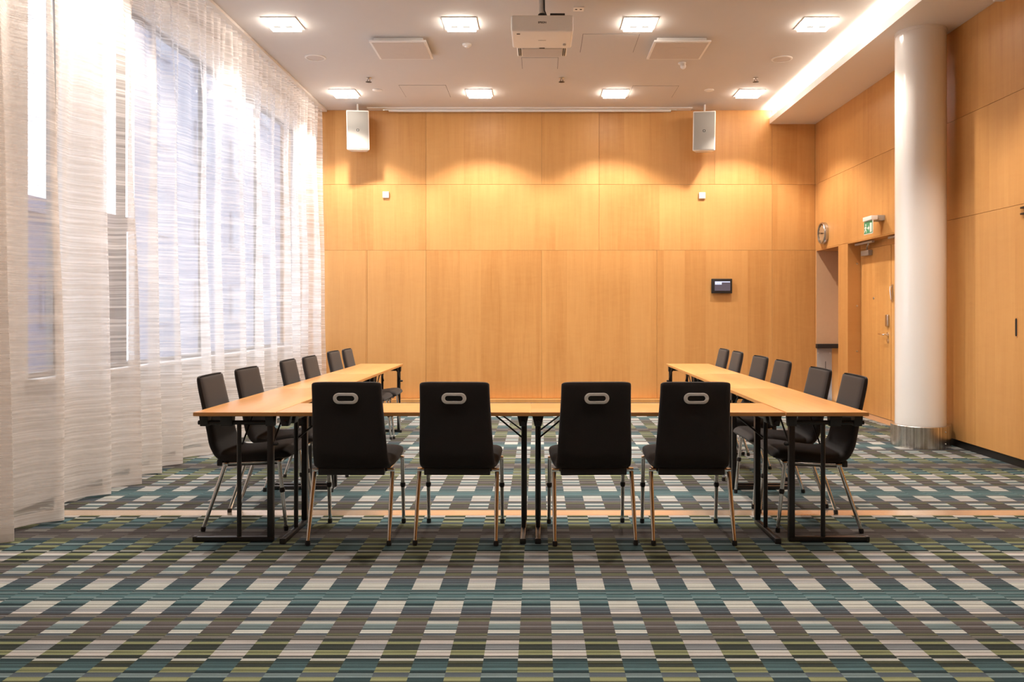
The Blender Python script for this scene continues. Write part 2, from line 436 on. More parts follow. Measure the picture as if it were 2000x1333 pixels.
# recess pull on the cabinet front and hinge tabs
bm = new_bm()
def stadium(w, h, n=10):
    pts = []; r = min(w, h)/2; a = w/2-r; b = h/2-r
    for k in range(n+1): t = -PI/2+PI*k/n; pts.append((a+r*math.cos(t), b*(1 if t > 0 else -1)*(0 if b == 0 else 1)+r*math.sin(t)))
    for k in range(n+1): t = PI/2+PI*k/n; pts.append((-a+r*math.cos(t), b*(1 if t < PI else -1)*(0 if b == 0 else 1)+r*math.sin(t)))
    return pts
def stadium_v(w, h, n=10):                # upright stadium, h > w
    return [(y, x) for x, y in stadium(h, w, n)]
zc, yc = 1.155, 6.71
pull = [(WALL_R-.003, yc+u, zc+v) for u, v in stadium_v(.04, .17)]
ring_sweep(bm, [[Vector(p) for p in pull], [Vector((WALL_R+.001, p[1], p[2])) for p in pull]])
rp = obj('recess_pull', bm, 'table_edge', wr); rp['label'] = 'upright oval recessed pull on the cabinet front'
bm = new_bm(); pull = [(WALL_R-.0042, yc+u, zc+v) for u, v in stadium_v(.026, .15)]
ring_sweep(bm, [[Vector(p) for p in pull], [Vector((WALL_R-.0015, p[1], p[2])) for p in pull]]); obj('pull_recess', bm, 'dark', rp)
hb = bx('latch', (WALL_R-.02, WALL_R, 6.57, 6.63, 2.075, 2.09), 'black_metal', wr, .002)
hb = bx('latch', (WALL_R-.02, WALL_R, 6.57, 6.63, 2.125, 2.14), 'black_metal', wr, .002)

# door leaves
DX = WALL_R+.165
d1 = struct(bx('door_1', (DX, DX+.045, 9.485, DO1-.016, .016, 2.072), 'wood_door', None, .002)); d1['label'] = 'wide wooden door leaf with lever handle'
d2 = struct(bx('door_2', (DX+.002, DX+.045, DO0+.014, 9.478, .016, 2.072), 'wood_door', None, .002)); d2['label'] = 'narrow wooden door leaf partly behind the column'
ly = 9.56
bm = new_bm(); box(bm, DX-.024, DX, ly-.034, ly+.034, pz(638, ly), pz(615, ly)); bevel(bm, .010, 3); obj('card_reader', bm, 'satin', d1, True)['label'] = 'dark metal lock housing above the lever'
bm = new_bm(); zl = pz(654, ly); lathe(bm, [(.001, 0), (.027, 0), (.027, -.008), (.02, -.011), (.001, -.011)], 24, (DX, ly, zl), 'x'); obj('handle_rose', bm, 'chrome', d1, True)
bm = new_bm(); tube(bm, [(DX-.008, ly, zl), (DX-.05, ly, zl), (DX-.058, ly+.012, zl), (DX-.058, ly+.06, zl+.002), (DX-.055, ly+.14, zl+.004)], .009, 12); obj('lever_handle', bm, 'chrome', d1, True)
bm = new_bm(); lathe(bm, [(.001, 0), (.024, 0), (.024, -.008), (.018, -.011), (.001, -.011)], 24, (DX, ly, zl-.075), 'x'); obj('key_rose', bm, 'chrome', d1, True)
bm = new_bm(); lathe(bm, [(.001, 0), (.016, 0), (.014, -.006), (.007, -.007), (.006, -.002), (.001, -.002)], 20, (DX, 9.97, pz(583, 9.97)), 'x'); obj('peephole', bm, 'satin', d1, True)
cb = bx('door_closer', (DX-.055, DX, 10.0, 10.24, 1.985, 2.05), 'grey_metal', d1, .006); cb['label'] = 'grey door closer body'
bx('closer_rail', (WALL_R+.05, WALL_R+.085, 9.75, 10.28, 2.12, 2.145), 'grey_metal', cb, .003)
bm = new_bm(); tube(bm, [(DX-.03, 10.1, 2.05), (DX-.03, 10.1, 2.09), (WALL_R+.07, 9.9, 2.11), (WALL_R+.07, 9.9, 2.13)], .009, 8); obj('closer_arm', bm, 'grey_metal', cb, True)
cb = bx('door_closer', (DX-.055, DX+.002, 9.0, 9.24, 1.985, 2.05), 'grey_metal', d2, .006)
bx('closer_rail', (WALL_R+.05, WALL_R+.085, 8.95, 9.30, 2.12, 2.145), 'grey_metal', cb, .003)
bm = new_bm(); box(bm, DX-.006, DX+.002, 9.425, 9.465, pz(590, 9.45), pz(556, 9.45)); bevel(bm, .003, 2); fb = obj('flush_bolt', bm, 'satin', d2, True)
bm = new_bm(); tube(bm, [(DX-.004, 9.445, pz(562, 9.45)), (DX-.028, 9.445, pz(560, 9.45)), (DX-.03, 9.44, pz(566, 9.45)), (DX-.02, 9.435, pz(586, 9.45))], .006, 8); obj('bolt_lever', bm, 'chrome', fb, True)

# left window wall
SILL, WHEAD = .84, 3.80
B1 = (5.34, 5.72); B2 = (6.26, 11.34)
bm = new_bm()
wx0, wx1 = WIN_X-.10, WIN_X
box(bm, wx0, wx1, NEAR, WALL_Y+.2, 0, SILL); box(bm, wx0, wx1, NEAR, WALL_Y+.2, WHEAD, CEIL)
box(bm, wx0, wx1, NEAR, B1[0], SILL, WHEAD); box(bm, wx0, wx1, B1[1], B2[0], SILL, WHEAD); box(bm, wx0, wx1, B2[1], WALL_Y+.2, SILL, WHEAD)
wl = struct(obj('wall_left', bm, 'concrete'))
def window(name, y0, y1, mull, trans=()):
    bm = new_bm(); a, b = WIN_X-.095, WIN_X-.045; t = .03
    box(bm, a, b, y0, y1, SILL, SILL+t); box(bm, a, b, y0, y1, WHEAD-t, WHEAD); box(bm, a, b, y0, y0+t, SILL+t, WHEAD-t); box(bm, a, b, y1-t, y1, SILL+t, WHEAD-t)
    w = struct(obj(name, bm, 'frame_grey'))
    for m in mull: bx('mullion', (a, b, m-.03, m+.03, SILL+t, WHEAD-t), 'black_metal', w)
    ed = [y0+t]+[v for m in mull for v in (m-.03, m+.03)]+[y1-t]
    for i in range(0, len(ed), 2): bx('pane', (WIN_X-.075, WIN_X-.067, ed[i], ed[i+1], SILL+t, WHEAD-t), 'glass', w)
    bx('window_sill', (WIN_X-.05, WIN_X+.09, y0-.03, y1+.03, SILL-.03, SILL), 'white_trim', w, .004)
    return w
window('window_1', B1[0], B1[1], [])
window('window_2', B2[0], B2[1], [6.66, 8.26, 9.86])

# wall behind the camera
wf = struct(bx('wall_front', (-3.7, WALL_R+.3, NEAR-.2, NEAR, 0, CEIL), 'wood_back'))

# ------------------------------------------------------------------ outside: street and two facades
struct(bx('street_ground', (-60, -3.9, -10, 90, -4.2, -4.0), 'pavement'))
def building(name, plan, x1, y0, y1, z0, z1, mat, label, rows, cols):
    bm = new_bm(); ring_sweep(bm, [[Vector((x, y, z)) for x, y in plan] for z in (z0, z1)])
    b = tag(obj(name, bm, mat), label, 'building')
    bx('cornice', (x1, x1+.35, y0, y1, z1-.5, z1), mat, b)
    for r in rows:
        for c in range(cols):
            yc = y0+(c+.5)*(y1-y0)/cols
            f = bx('window_frame', (x1, x1+.10, yc-.75, yc+.75, r, r+1.7), mat, b)
            bx('pane', (x1+.10, x1+.12, yc-.62, yc+.62, r+.12, r+1.58), 'far_glass', f)
    return b
building('office_building', [(-14, 28.1), (-14, 62), (-30.5, 62)], -14, 28.1, 62, -4, 22, 'facade', 'tall pale office building outside behind the long sheer curtain', (-2.5, .8, 4.1, 7.4, 10.7), 9)
building('low_building', [(-30, 16), (-16.5, 16), (-16.5, 32.5), (-30, 32.5)], -16.5, 16, 32.5, -4, 5.0, 'facade2', 'low lilac grey building outside beyond the left of the window', (-2.5, .8), 5)

# ------------------------------------------------------------------ curtains
def curtain(name, y0, y1, label, xfun, wl_bot, wl_top, amp_bot, amp_top, seed, step=.016, curl=0.):
    ny = int((y1-y0)/step); nz = 46; rng = random.Random(seed)
    # irregular fold phases
    def phases(wl):
        ph = [0.]; 
        y = y0
        cur = rng.uniform(.7, 1.35)*wl; acc = 0
        out = []
        p = rng.uniform(0, 1)
        for i in range(ny+1):
            out.append(p)
            p += step/cur; acc += step
            if acc > cur: acc = 0; cur = rng.uniform(.65, 1.4)*wl
        return out
    pb, pt = phases(wl_bot), phases(wl_top)
    top = CEIL-.035
    bm = new_bm(); grid = []
    for i in range(ny+1):
        y = y0+(y1-y0)*i/ny; colv = []
        for j in range(nz+1):
            f = j/nz; z = .012+(top-.012)*f
            e = f**2.2
            def sh(p): s = math.sin(2*PI*p); return s*(1-.25*abs(s))*1.25
            w = (1-e)*amp_bot*sh(pb[i]) + e*amp_top*sh(pt[i])
            w += .022*noise.noise(Vector((seed, y*1.3, z*.8)))*(1-e*.5) + .03*(1-e)*math.sin(2*PI*pb[i]*.37+seed)
            x = xfun(y, f)+w
            if curl and i > ny-14: x -= curl*((i-ny+14)/14)**1.5*(1-.35*f)
            dy = .045*math.cos(2*PI*pb[i])*(1-e)
            zz = z+(.010*math.sin(y*9+seed) if j == 0 else 0)
            colv.append(bm.verts.new((x, y+dy, max(zz, .004))))
        grid.append(colv)
    for a, b in zip(grid, grid[1:]):
        for j in range(nz): bm.faces.new((a[j], b[j], b[j+1], a[j+1]))
    return tag(obj(name, bm, 'sheer', None, True), label, 'curtain')
curtain('sheer_curtain', 3.3, 5.10, 'sheer striped curtain nearest the camera with its edge turned towards the window',
        lambda y, f: -3.03+.10*(1-f)*max(0, 1-abs(y-4.75)/.5)-.02*f, .50, .16, .10, .035, 3.1, curl=.10)
curtain('sheer_curtain', 5.14, 11.50, 'long sheer striped curtain reaching from the curtain gap to the back wall',
        lambda y, f: -3.08+.03*(1-f), .46, .15, .085, .03, 8.7)
tk = bx('curtain_track', (-3.14, -3.02, 2.0, WALL_Y-.02, CEIL-.03, CEIL), 'white_trim'); tag(tk, 'white curtain track on the ceiling along the windows', 'curtain track')

# ------------------------------------------------------------------ column
cl = empty('column', (3.67, 7.80, 0), 'round glossy white column with a brushed steel foot beside the door', 'column')
bm = new_bm(); lathe(bm, [(.227, .19), (.227, SOFF-.03), (.232, SOFF-.028), (.232, SOFF)], 64); obj('shaft', bm, 'column', cl, True)
bm = new_bm(); lathe(bm, [(.266, 0), (.266, .203), (.262, .207), (.22, .207)], 64); bs = obj('steel_base', bm, 'brushed', cl, True); bs['label'] = 'brushed steel sleeve'
for zz in (.16, .05):
    a = R(-62); c = Vector((.267*math.cos(a), .267*math.sin(a), zz))
    bm = new_bm(); bmesh.ops.create_uvsphere(bm, u_segments=8, v_segments=5, radius=.006)
    for v in bm.verts: v.co = v.co+c
    obj('rivet', bm, 'satin', bs, True)

# ------------------------------------------------------------------ tables
TOP = .726; TL, TW = 1.41, .456
def make_table():
    root = empty('folding_table', (0,0,0), '', 'table', 'beech folding tables set in a U')
    bm = new_bm(); box(bm, -TL/2+.0015, TL/2-.0015, -TW/2+.0015, TW/2-.0015, TOP-.022, TOP); bevel(bm, .0025, 2)
    tt = obj('tabletop', bm, 'wood_table', root, True)
    bm = new_bm(); e = .001
    box(bm, -TL/2, TL/2, -TW/2-.0, -TW/2+.0022, TOP-.0205, TOP-.002); box(bm, -TL/2, TL/2, TW/2-.0022, TW/2, TOP-.0205, TOP-.002)
    box(bm, -TL/2, -TL/2+.0022, -TW/2, TW/2, TOP-.0205, TOP-.002); box(bm, TL/2-.0022, TL/2, -TW/2, TW/2, TOP-.0205, TOP-.002)
    obj('edge_band', bm, 'table_edge', tt)
    for s in (-1, 1):
        x = s*(TL/2-.042)
        bm = new_bm(); box(bm, x-.017, x+.017, .172, .206, .024, .668); bevel(bm, .006, 2); obj('leg', bm, 'black_metal', root, True)
        bm = new_bm(); tube(bm, [(x, .012, .024), (x, .012, .30), (x, .012, .664)], .0125, 14); obj('leg', bm, 'black_metal', root, True)
        bm = new_bm(); box(bm, x-.015, x+.015, -.232, .206, .002, .028); bevel(bm, .006, 2); ft = obj('foot', bm, 'black_metal', root, True)
        bm = new_bm(); box(bm, x-.017, x+.017, -.244, -.222, 0, .031); bevel(bm, .006, 2); obj('foot_cap', bm, 'black_plastic', ft, True)
        bm = new_bm(); tube(bm, [(x, -.215, .664), (x, 0, .664), (x, .20, .664)], .0125, 14); rl = obj('rail', bm, 'black_metal', root, True)
        for y0, y1 in ((-.20, -.155), (-.085, -.02), (.165, .212)):
            bm = new_bm(); box(bm, x-.019, x+.019, y0, y1, .645, TOP-.0215)
            for v in bm.verts:
                if v.co.z > .68: v.co.x = x+(v.co.x-x)*1.7
            bevel(bm, .004, 2); obj('bracket', bm, 'black_plastic', rl, True)
        for y, zb in ((.012, .545), (.189, .56)):
            bm = new_bm(); tube(bm, [(x-s*.006, y+.016, zb), (x-s*.195, y+.016, TOP-.024)], .0052, 8); obj('brace', bm, 'black_metal', root, True)
        bx('mounting_plate', (x-s*.04-.06, x-s*.04+.06, -.20, .20, TOP-.0255, TOP-.0215), 'black_metal', root)
        bx('brace_hook', (x-s*.20-.02, x-s*.20+.02, -.01, .22, TOP-.032, TOP-.0215), 'black_metal', root, .003)
        bm = new_bm(); lathe(bm, [(.001, 0), (.010, 0), (.010, .02), (.004, .026), (.001, .026)], 12, (x, .206, .545), 'y'); obj('release_knob', bm, 'black_plastic', root, True)
    return root
tab = make_table(); remember(tab)
T0 = 4.49; TWc = TW/2
tables = [  # x, y, rz, label   (sitter side is local -y)
 (-.0455-TL/2, T0+TWc, 0, 'front beech table on the left of the middle joint, behind the two left near chairs'),
 (-.0455+TL/2, T0+TWc, 0, 'front beech table on the right of the middle joint, behind the two right near chairs'),
 (-1.912+TWc, T0+TL/2, -PI/2, 'beech table at the near end of the window side row'),
 (-1.912+TWc, T0+TL*1.5+.002, -PI/2, 'middle beech table of the window side row'),
 (-1.912+TWc, T0+TL*2.5+.004, -PI/2, 'beech table at the far end of the window side row'),
 (1.372+TWc, T0+TL/2, PI/2, 'beech table at the near end of the row on the door side'),
 (1.372+TWc, T0+TL*1.5+.002, PI/2, 'middle beech table of the row on the door side'),
 (1.372+TWc, T0+TL*2.5+.004, PI/2, 'beech table at the far end of the row on the door side')]
for i, (x, y, rz, lab) in enumerate(tables):
    o = tab if i == 0 else copy_tree(tab)
    o.location = (x, y, 0); o.rotation_euler = (0, 0, rz); o['label'] = lab

# ------------------------------------------------------------------ chairs
def superring(c, ax, ay, hw, ht, n=20, ex=.32):
    out = []
    for k in range(n):
        t = 2*PI*k/n; ct, st = math.cos(t), math.sin(t)
        u = math.copysign(abs(ct)**ex, ct)*hw; v = math.copysign(abs(st)**.75, st)*ht
        out.append(c+ax*u+ay*v)
    return out
def spline(P, n):
    out = []
    P = [P[0]]+list(P)+[P[-1]]
    for i in range(1, len(P)-2):
        for k in range(n):
            t = k/n
            out.append(tuple(.5*((2*b)+(-a+c)*t+(2*a-5*b+4*c-d)*t*t+(-a+3*b-3*c+d)*t**3) for a, b, c, d in zip(P[i-1], P[i], P[i+1], P[i+2])))
    out.append(tuple(P[-2])); return out
# profile rows: y, z, half width, half thickness
BACK = [(-.272, .893, .182, .011), (-.272, .887, .190, .020), (-.262, .83, .1915, .024), (-.242, .74, .195, .024), (-.222, .65, .199, .025), (-.205, .57, .203, .026), (-.188, .50, .207, .028), (-.160, .448, .210, .030)]
SEAT = [(-.172, .466, .209, .028), (-.150, .438, .211, .030), (-.105, .424, .214, .031), (-.03, .424, .220, .033), (.07, .434, .226, .035), (.16, .446, .229, .036), (.225, .450, .226, .034), (.255, .444, .220, .024), (.268, .436, .208, .010)]
def shell(P, bulge=0):
    st = spline(P, 4); bm = new_bm(); rings = []
    for i, (y, z, hw, ht) in enumerate(st):
        a, b = st[max(i-1, 0)], st[min(i+1, len(st)-1)]
        d = Vector((0, b[0]-a[0], b[1]-a[1])).normalized(); nrm = Vector((0, -d.z, d.y))
        r = superring(Vector((0, y, z)), Vector((1, 0, 0)), nrm, hw, ht)
        if bulge:
            for v in r: v.y += -bulge*(1-(v.x/hw)**2)*.6
        rings.append(r)
    ring_sweep(bm, rings); return bm
def make_chair():
    root = empty('conference_chair', (0,0,0), '', 'chair', 'black conference chairs around the tables')
    bk = obj('backrest', shell(BACK, .012), 'fabric', root, True)
    obj('seat', shell(SEAT), 'fabric', root, True)
    # under pan
    bm = new_bm(); box(bm, -.17, .17, -.13, .19, .378, .404)
    for v in bm.verts:
        if v.co.y < 0: v.co.z -= .010
    bevel(bm, .008, 2); obj('seat_pan', bm, 'black_plastic', root, True)
    bm = new_bm(); box(bm, -.185, .185, -.168, -.135, .372, .412); bevel(bm, .008, 2); obj('rear_beam', bm, 'black_plastic', root, True)
    # grip grommet on the rear of the backrest
    zc = .814; yc = -.262-.024-.0105; tilt = math.atan2(.02, .09)
    def on_back(u, v, out): return Vector((u, yc-.001 + v*(-.2)*1.0 - out, zc+v))
    bm = new_bm(); outer, inner = stadium(.134, .060, 12), stadium(.096, .029, 12)
    ring_sweep(bm, [[on_back(u, v, -.010) for u, v in outer], [on_back(u, v, .004) for u, v in outer], [on_back(u*.97, v*.93, .006) for u, v in outer],
                    [on_back(u*1.02, v*1.1, .006) for u, v in inner], [on_back(u, v, .003) for u, v in inner], [on_back(u, v, -.010) for u, v in inner]], False)
    gr = obj('grip_ring', bm, 'alu', bk, True); gr['label'] = 'oval aluminium grip ring'
    bm = new_bm(); ring_sweep(bm, [[on_back(u, v, .0005) for u, v in inner], [on_back(u*.9, v*.9, -.012) for u, v in inner]]); obj('grip_recess', bm, 'dark', gr)
    for s in (-1, 1):
        bm = new_bm(); a, b = Vector((s*.219, -.105, .388)), Vector((s*.2225, -.232, .016))
        tube(bm, [a, a.lerp(b, .5), b], [.0125, .0122, .0105], 14); lg = obj('leg', bm, 'chrome', root, True)
        bm = new_bm(); tube(bm, [b+Vector((0, .003, .012)), b+Vector((0, 0, -.008)), b+Vector((0, -.001, -.016))], [.0135, .0145, .012], 14); obj('glide', bm, 'black_plastic', lg, True)
        bm = new_bm(); a, b = Vector((s*.222, .208, .402)), Vector((s*.2235, .248, .016))
        tube(bm, [a, a.lerp(b, .5), b], [.0118, .0115, .0100], 14); lg = obj('leg', bm, 'chrome', root, True)
        bm = new_bm(); tube(bm, [b+Vector((0, -.001, .012)), b+Vector((0, 0, -.008)), b+Vector((0, 0, -.016))], [.013, .014, .012], 14); obj('glide', bm, 'black_plastic', lg, True)
        m = a.lerp(b, .42)
        bm = new_bm(); tube(bm, [m+Vector((0, -.002, .014)), m, m+Vector((0, .002, -.014))], [.0135, .017, .0135], 14); obj('link_knob', bm, 'black_plastic', lg, True)
        # chrome brackets and side rail under the seat
        bm = new_bm(); box(bm, min(s*.165, s*.231), max(s*.165, s*.231), -.119, -.091, .383, .402); bevel(bm, .004, 2)
        obj('bracket', bm, 'chrome', root, True)
        bm = new_bm(); box(bm, min(s*.165, s*.233), max(s*.165, s*.233), .195, .221, .396, .414); bevel(bm, .004, 2); obj('bracket', bm, 'chrome', root, True)
        bm = new_bm(); tube(bm, [(s*.196, -.10, .392), (s*.198, .05, .397), (s*.20, .205, .404)], .009, 10); obj('side_rail', bm, 'chrome', root, True)
    return root
ch = make_chair(); remember(ch)
ORD = ('nearest', 'second nearest', 'third nearest', 'fourth nearest', 'fifth nearest', 'farthest')
spots = [(-1.043, 4.68, 0, 'black chair seen from behind at the left end of the front tables'),
         (-.450, 4.68, R(-1.5), 'black chair seen from behind just left of the joint between the front tables'),
         (.299, 4.68, R(3.), 'black chair seen from behind just right of the joint between the front tables'),
         (.852, 4.68, 0, 'black chair seen from behind at the right end of the front tables')]
for i, y in enumerate((4.97, 5.56, 6.50, 7.00, 7.93, 8.40)):
    spots.append((-1.735+(.0, .005, .0, .03, .0, .025)[i], y, R(-90+(2, -2, 1, 0, -1, 1)[i]), f'black chair on the window side, {ORD[i]} of that row to the camera'))
for i, y in enumerate((4.93, 5.52, 6.38, 7.00, 7.84, 8.39)):
    spots.append((1.645+(.0, .0, .005, 0, .005, .0)[i], y, R(90+(-2, 1, 0, 2, -1, 0)[i]), f'black chair on the door side, {ORD[i]} of that row to the camera'))
for i, (x, y, rz, lab) in enumerate(spots):
    o = ch if i == 0 else copy_tree(ch)
    o.location = (x, y, 0); o.rotation_euler = (0, 0, rz); o['label'] = lab

# ------------------------------------------------------------------ ceiling fittings
def make_downlight():
    root = empty('downlight', (0,0,0), '', 'light', 'square ceiling downlights')
    bm = new_bm(); h = .17
    for d in ((-h, h, -h, -h+.022), (-h, h, h-.022, h), (-h, -h+.022, -h+.022, h-.022), (h-.022, h, -h+.022, h-.022)): box(bm, d[0], d[1], d[2], d[3], -.010, 0)
    obj('frame', bm, 'white_trim', root)
    bm = new_bm(); box(bm, -.145, .145, -.145, .145, -.040, -.014); bevel(bm, .004, 2); gp = obj('glass_panel', bm, 'pane_lit', root, True)
    for s in (-1, 1): bx('lamp_lens', (s*.06-.035, s*.06+.035, -.03, .03, -.043, -.040), 'lamp_core', gp, .002)
    return root
dl = make_downlight(); remember(dl)
PLACE = ('leftmost', 'second from left', 'third from left', 'rightmost')
k = 0
for ly, nm in ((8.1, 'nearer'), (10.67, 'farther')):
    for i, lx in enumerate(LIGHT_X):
        o = dl if k == 0 else copy_tree(dl); k += 1
        o.location = (lx, ly, CEIL); o['label'] = f'lit square ceiling downlight, {PLACE[i]} in the {nm} row'

def make_diffuser():
    root = empty('air_diffuser', (0,0,0), '', 'vent', 'square ceiling air diffusers')
    bm = new_bm(); box(bm, -.26, .26, -.26, .26, -.03, 0); obj('neck', bm, 'white_trim', root)
    bm = new_bm(); box(bm, -.30, .30, -.30, .30, -.055, -.035); bevel(bm, .004, 2); fp = obj('face_plate', bm, 'white_trim', root, True)
    bx('perforated_face', (-.275, .275, -.275, .275, -.058, -.055), 'grey_perf', fp)
    bm = new_bm(); lathe(bm, [(.12, -.0585), (.13, -.0585), (.13, -.057), (.12, -.057), (.12, -.0585)], 40, closed_ends=False); obj('inner_ring', bm, 'grey_perf', fp, True)
    return root
df = make_diffuser(); remember(df)
for i, (x, lab) in enumerate(((-1.48, 'square air diffuser on the ceiling left of the projector'), (1.51, 'square air diffuser on the ceiling right of the projector'))):
    o = df if i == 0 else copy_tree(df); o.location = (x, 8.80, CEIL); o['label'] = lab

def ceiling_disc(name, x, y, prof, mat, label, cat, group=None, inner=None):
    bm = new_bm(); lathe(bm, prof, 40)
    o = tag(obj(name, bm, mat, None, True, (x, y, CEIL)), label, cat, group)
    if inner:
        bm = new_bm(); lathe(bm, inner[0], 32); obj(inner[2], bm, inner[1], o, True)
    return o
SP = [(.118, 0), (.118, -.006), (.110, -.010), (.098, -.010), (.098, -.004), (.001, -.004)]
for x, y, lab in ((px(616, 9.2), 9.2, 'round ceiling loudspeaker on the left near the curtain'), (px(1527, 9.25), 9.25, 'round ceiling loudspeaker on the right near the cove light')):
    ceiling_disc('ceiling_speaker', x, y, SP, 'white_trim', lab, 'speaker', 'round ceiling loudspeakers', ([(.096, -.003), (.096, -.0055), (.05, -.008), (.001, -.009)], 'grey_perf', 'speaker_grille'))
VD = [(.062, 0), (.062, -.006), (.05, -.012), (.02, -.013), (.001, -.013)]
ceiling_disc('valve_disc', px(737, 10.55), 10.55, VD, 'white_trim', 'small flat white disc on the ceiling above the left wall speaker', 'ceiling disc', 'small ceiling discs')
ceiling_disc('valve_disc', px(1385, 10.55), 10.55, VD, 'white_trim', 'small flat white disc on the ceiling above the right wall speaker', 'ceiling disc', 'small ceiling discs')
ceiling_disc('smoke_detector', px(912, 8.75), 8.75, [(.05, 0), (.05, -.012), (.042, -.02), (.026, -.023), (.024, -.032), (.012, -.038), (.001, -.039)], 'white_plastic', 'small round white smoke detector right of the left diffuser', 'detector')
ms = ceiling_disc('motion_sensor', px(1332, 9.4), 9.4, [(.045, 0), (.045, -.012), (.035, -.02), (.001, -.02)], 'white_plastic', 'small white motion sensor with a ball head behind the right diffuser', 'sensor')
bm = new_bm(); bmesh.ops.create_uvsphere(bm, u_segments=20, v_segments=12, radius=.034)
for v in bm.verts: v.co += Vector((.012, -.006, -.042))
obj('ball_head', bm, 'white_plastic', ms, True)
def make_sprinkler():
    bm = new_bm(); lathe(bm, [(.032, 0), (.032, -.004), (.012, -.010), (.012, -.022), (.001, -.022)], 20)
    o = tag(obj('sprinkler', bm, 'satin', None, True), None, 'sprinkler', 'ceiling sprinklers')
    bm = new_bm()
    for s in (-1, 1): tube(bm, [(s*.010, 0, -.020), (s*.017, 0, -.034), (s*.004, 0, -.050)], .0035, 6)
    obj('yoke', bm, 'black_metal', o, True)
    bm = new_bm(); lathe(bm, [(.001, -.050), (.036, -.050), (.038, -.053), (.001, -.058)], 18); obj('deflector', bm, 'black_metal', o, True)
    return o
sp = make_sprinkler(); remember(sp)
for i, (x, lab) in enumerate(((720, 'ceiling sprinkler nearest the curtain'), (1097, 'ceiling sprinkler in the middle beyond the projector'), (1476, 'ceiling sprinkler nearest the cove light'))):
    o = sp if i == 0 else copy_tree(sp); o.location = (px(x, 10.0), 10.0, CEIL); o['label'] = lab
ob = bx('ceiling_socket', (px(1130, 7.7)-.05, px(1130, 7.7)+.05, 7.66, 7.76, CEIL-.012, CEIL), 'white_plastic', None, .003); tag(ob, 'small white power socket on the ceiling right of the projector pole', 'socket')
for s in (-1, 1):
    bm = new_bm(); lathe(bm, [(.001, -.0125), (.012, -.0125), (.012, -.011), (.001, -.011)], 14, (px(1130, 7.7)+s*.022, 7.71, CEIL)); obj('socket_hole', bm, 'dark', ob)
def hatch(x0, x1, y0, y1, label):
    bm = new_bm(); g = .004
    for d in ((x0, x1, y0, y0+g), (x0, x1, y1-g, y1), (x0, x0+g, y0, y1), (x1-g, x1, y0, y1)): box(bm, d[0], d[1], d[2], d[3], CEIL-.001, CEIL+.002)
    o = tag(obj('ceiling_hatch', bm, 'dark'), label, 'hatch', 'ceiling access hatches')
    bx('hatch_lid', (x0+g, x1-g, y0+g, y1-g, CEIL-.003, CEIL), 'white_paint', o)
hatch(.46, 1.05, 8.42, 9.02, 'square ceiling hatch between the projector and the right diffuser')
hatch(-.195, .225, 9.2, 9.63, 'small ceiling hatch just beyond the projector')
hatch(-1.78, -1.18, 10.32, 10.90, 'faint ceiling hatch beyond the left diffuser')
hatch(1.20, 1.79, 10.35, 10.92, 'faint ceiling hatch beyond the right diffuser')

# projection screen housing sunk in the ceiling by the back wall
sc_ = bx('screen_housing', (-2.42, 2.17, WALL_Y-.17, WALL_Y-.006, CEIL-.012, CEIL), 'white_trim', None, .003); tag(sc_, 'long white projection screen housing in the ceiling at the back wall', 'projection screen')
bx('slot', (-2.12, 1.86, WALL_Y-.075, WALL_Y-.03, CEIL-.0135, CEIL-.011), 'dark', sc_)
bx('weight_bar', (-2.13, 1.88, WALL_Y-.095, WALL_Y-.045, CEIL-.042, CEIL-.014), 'white_trim', sc_, .006)
for x in (-2.15, 1.90): bx('end_bracket', (x-.06, x+.06, WALL_Y-.09, WALL_Y-.05, CEIL-.024, CEIL-.012), 'satin', sc_, .003)

# ------------------------------------------------------------------ projector
pr = empty('projector', (px(1059, 7.08), 7.08, pz(28, 7.08)-.004), 'white projector hanging from the ceiling on a pole', 'projector')
hh = pz(28, 7.08)-pz(60, 7.08); w = .272
bm = new_bm(); box(bm, -w, w, 0, .46, -hh, 0); bevel(bm, .022, 4); pb = obj('housing', bm, 'white_plastic', pr, True)
bm = new_bm(); box(bm, -.235, .235, .44, .72, -hh+.005, -.01); bevel(bm, .012, 3); obj('lens_housing', bm, 'white_plastic', pr, True)
bx('filter_cover', (-.185, .185, .475, .70, -hh-.001, -hh+.007), 'grey_perf', pr)
for s in (-1, 1):
    for q in (0, 1): bx('vent_slot', (s*(.200+q*.016)-.004, s*(.200+q*.016)+.004, .475, .69, -hh+.001, -hh+.0065), 'dark', pr)
bx('sensor_window', (-.225, -.195, .06, .085, -hh-.002, -hh+.003), 'ink', pr, .002)
bx('label_plate', (-.035, .035, .235, .245, -hh-.0012, -hh+.002), 'grey_metal', pr)
bx('release_latch', (-.025, .025, .445, .465, -hh-.003, -hh+.004), 'ink', pr, .002)
bm = new_bm(); lathe(bm, [(.001, 0), (.015, 0), (.015, -.012), (.001, -.014)], 16, (.205, .34, -hh)); obj('foot', bm, 'grey_metal', pr, True)
def lettering(txt, size, mat, parent, mtx):
    cu = bpy.data.curves.new('lettering', 'FONT'); cu.body = txt; cu.size = size; cu.align_x = 'CENTER'; cu.align_y = 'CENTER'; cu.extrude = .0006; cu.offset = size*.012
    tmp = bpy.data.objects.new('lettering_tmp', cu); COL.objects.link(tmp)
    dg = bpy.context.evaluated_depsgraph_get(); me = bpy.data.meshes.new_from_object(tmp.evaluated_get(dg))
    bpy.data.objects.remove(tmp); me.materials.clear(); me.materials.append(M[mat])
    o = bpy.data.objects.new('lettering', me); COL.objects.link(o); o.parent = parent; o.matrix_local = mtx; return o
lettering('EPSON', .024, 'ink', pr, Matrix.Translation((0, -.0008, -hh*.47)) @ Matrix.Rotation(PI/2, 4, 'X'))
top = CEIL-pr.location.z
bm = new_bm(); tube(bm, [(0, .2, .045), (0, .2, top)], .028, 20); obj('pole', bm, 'satin', pr, True)
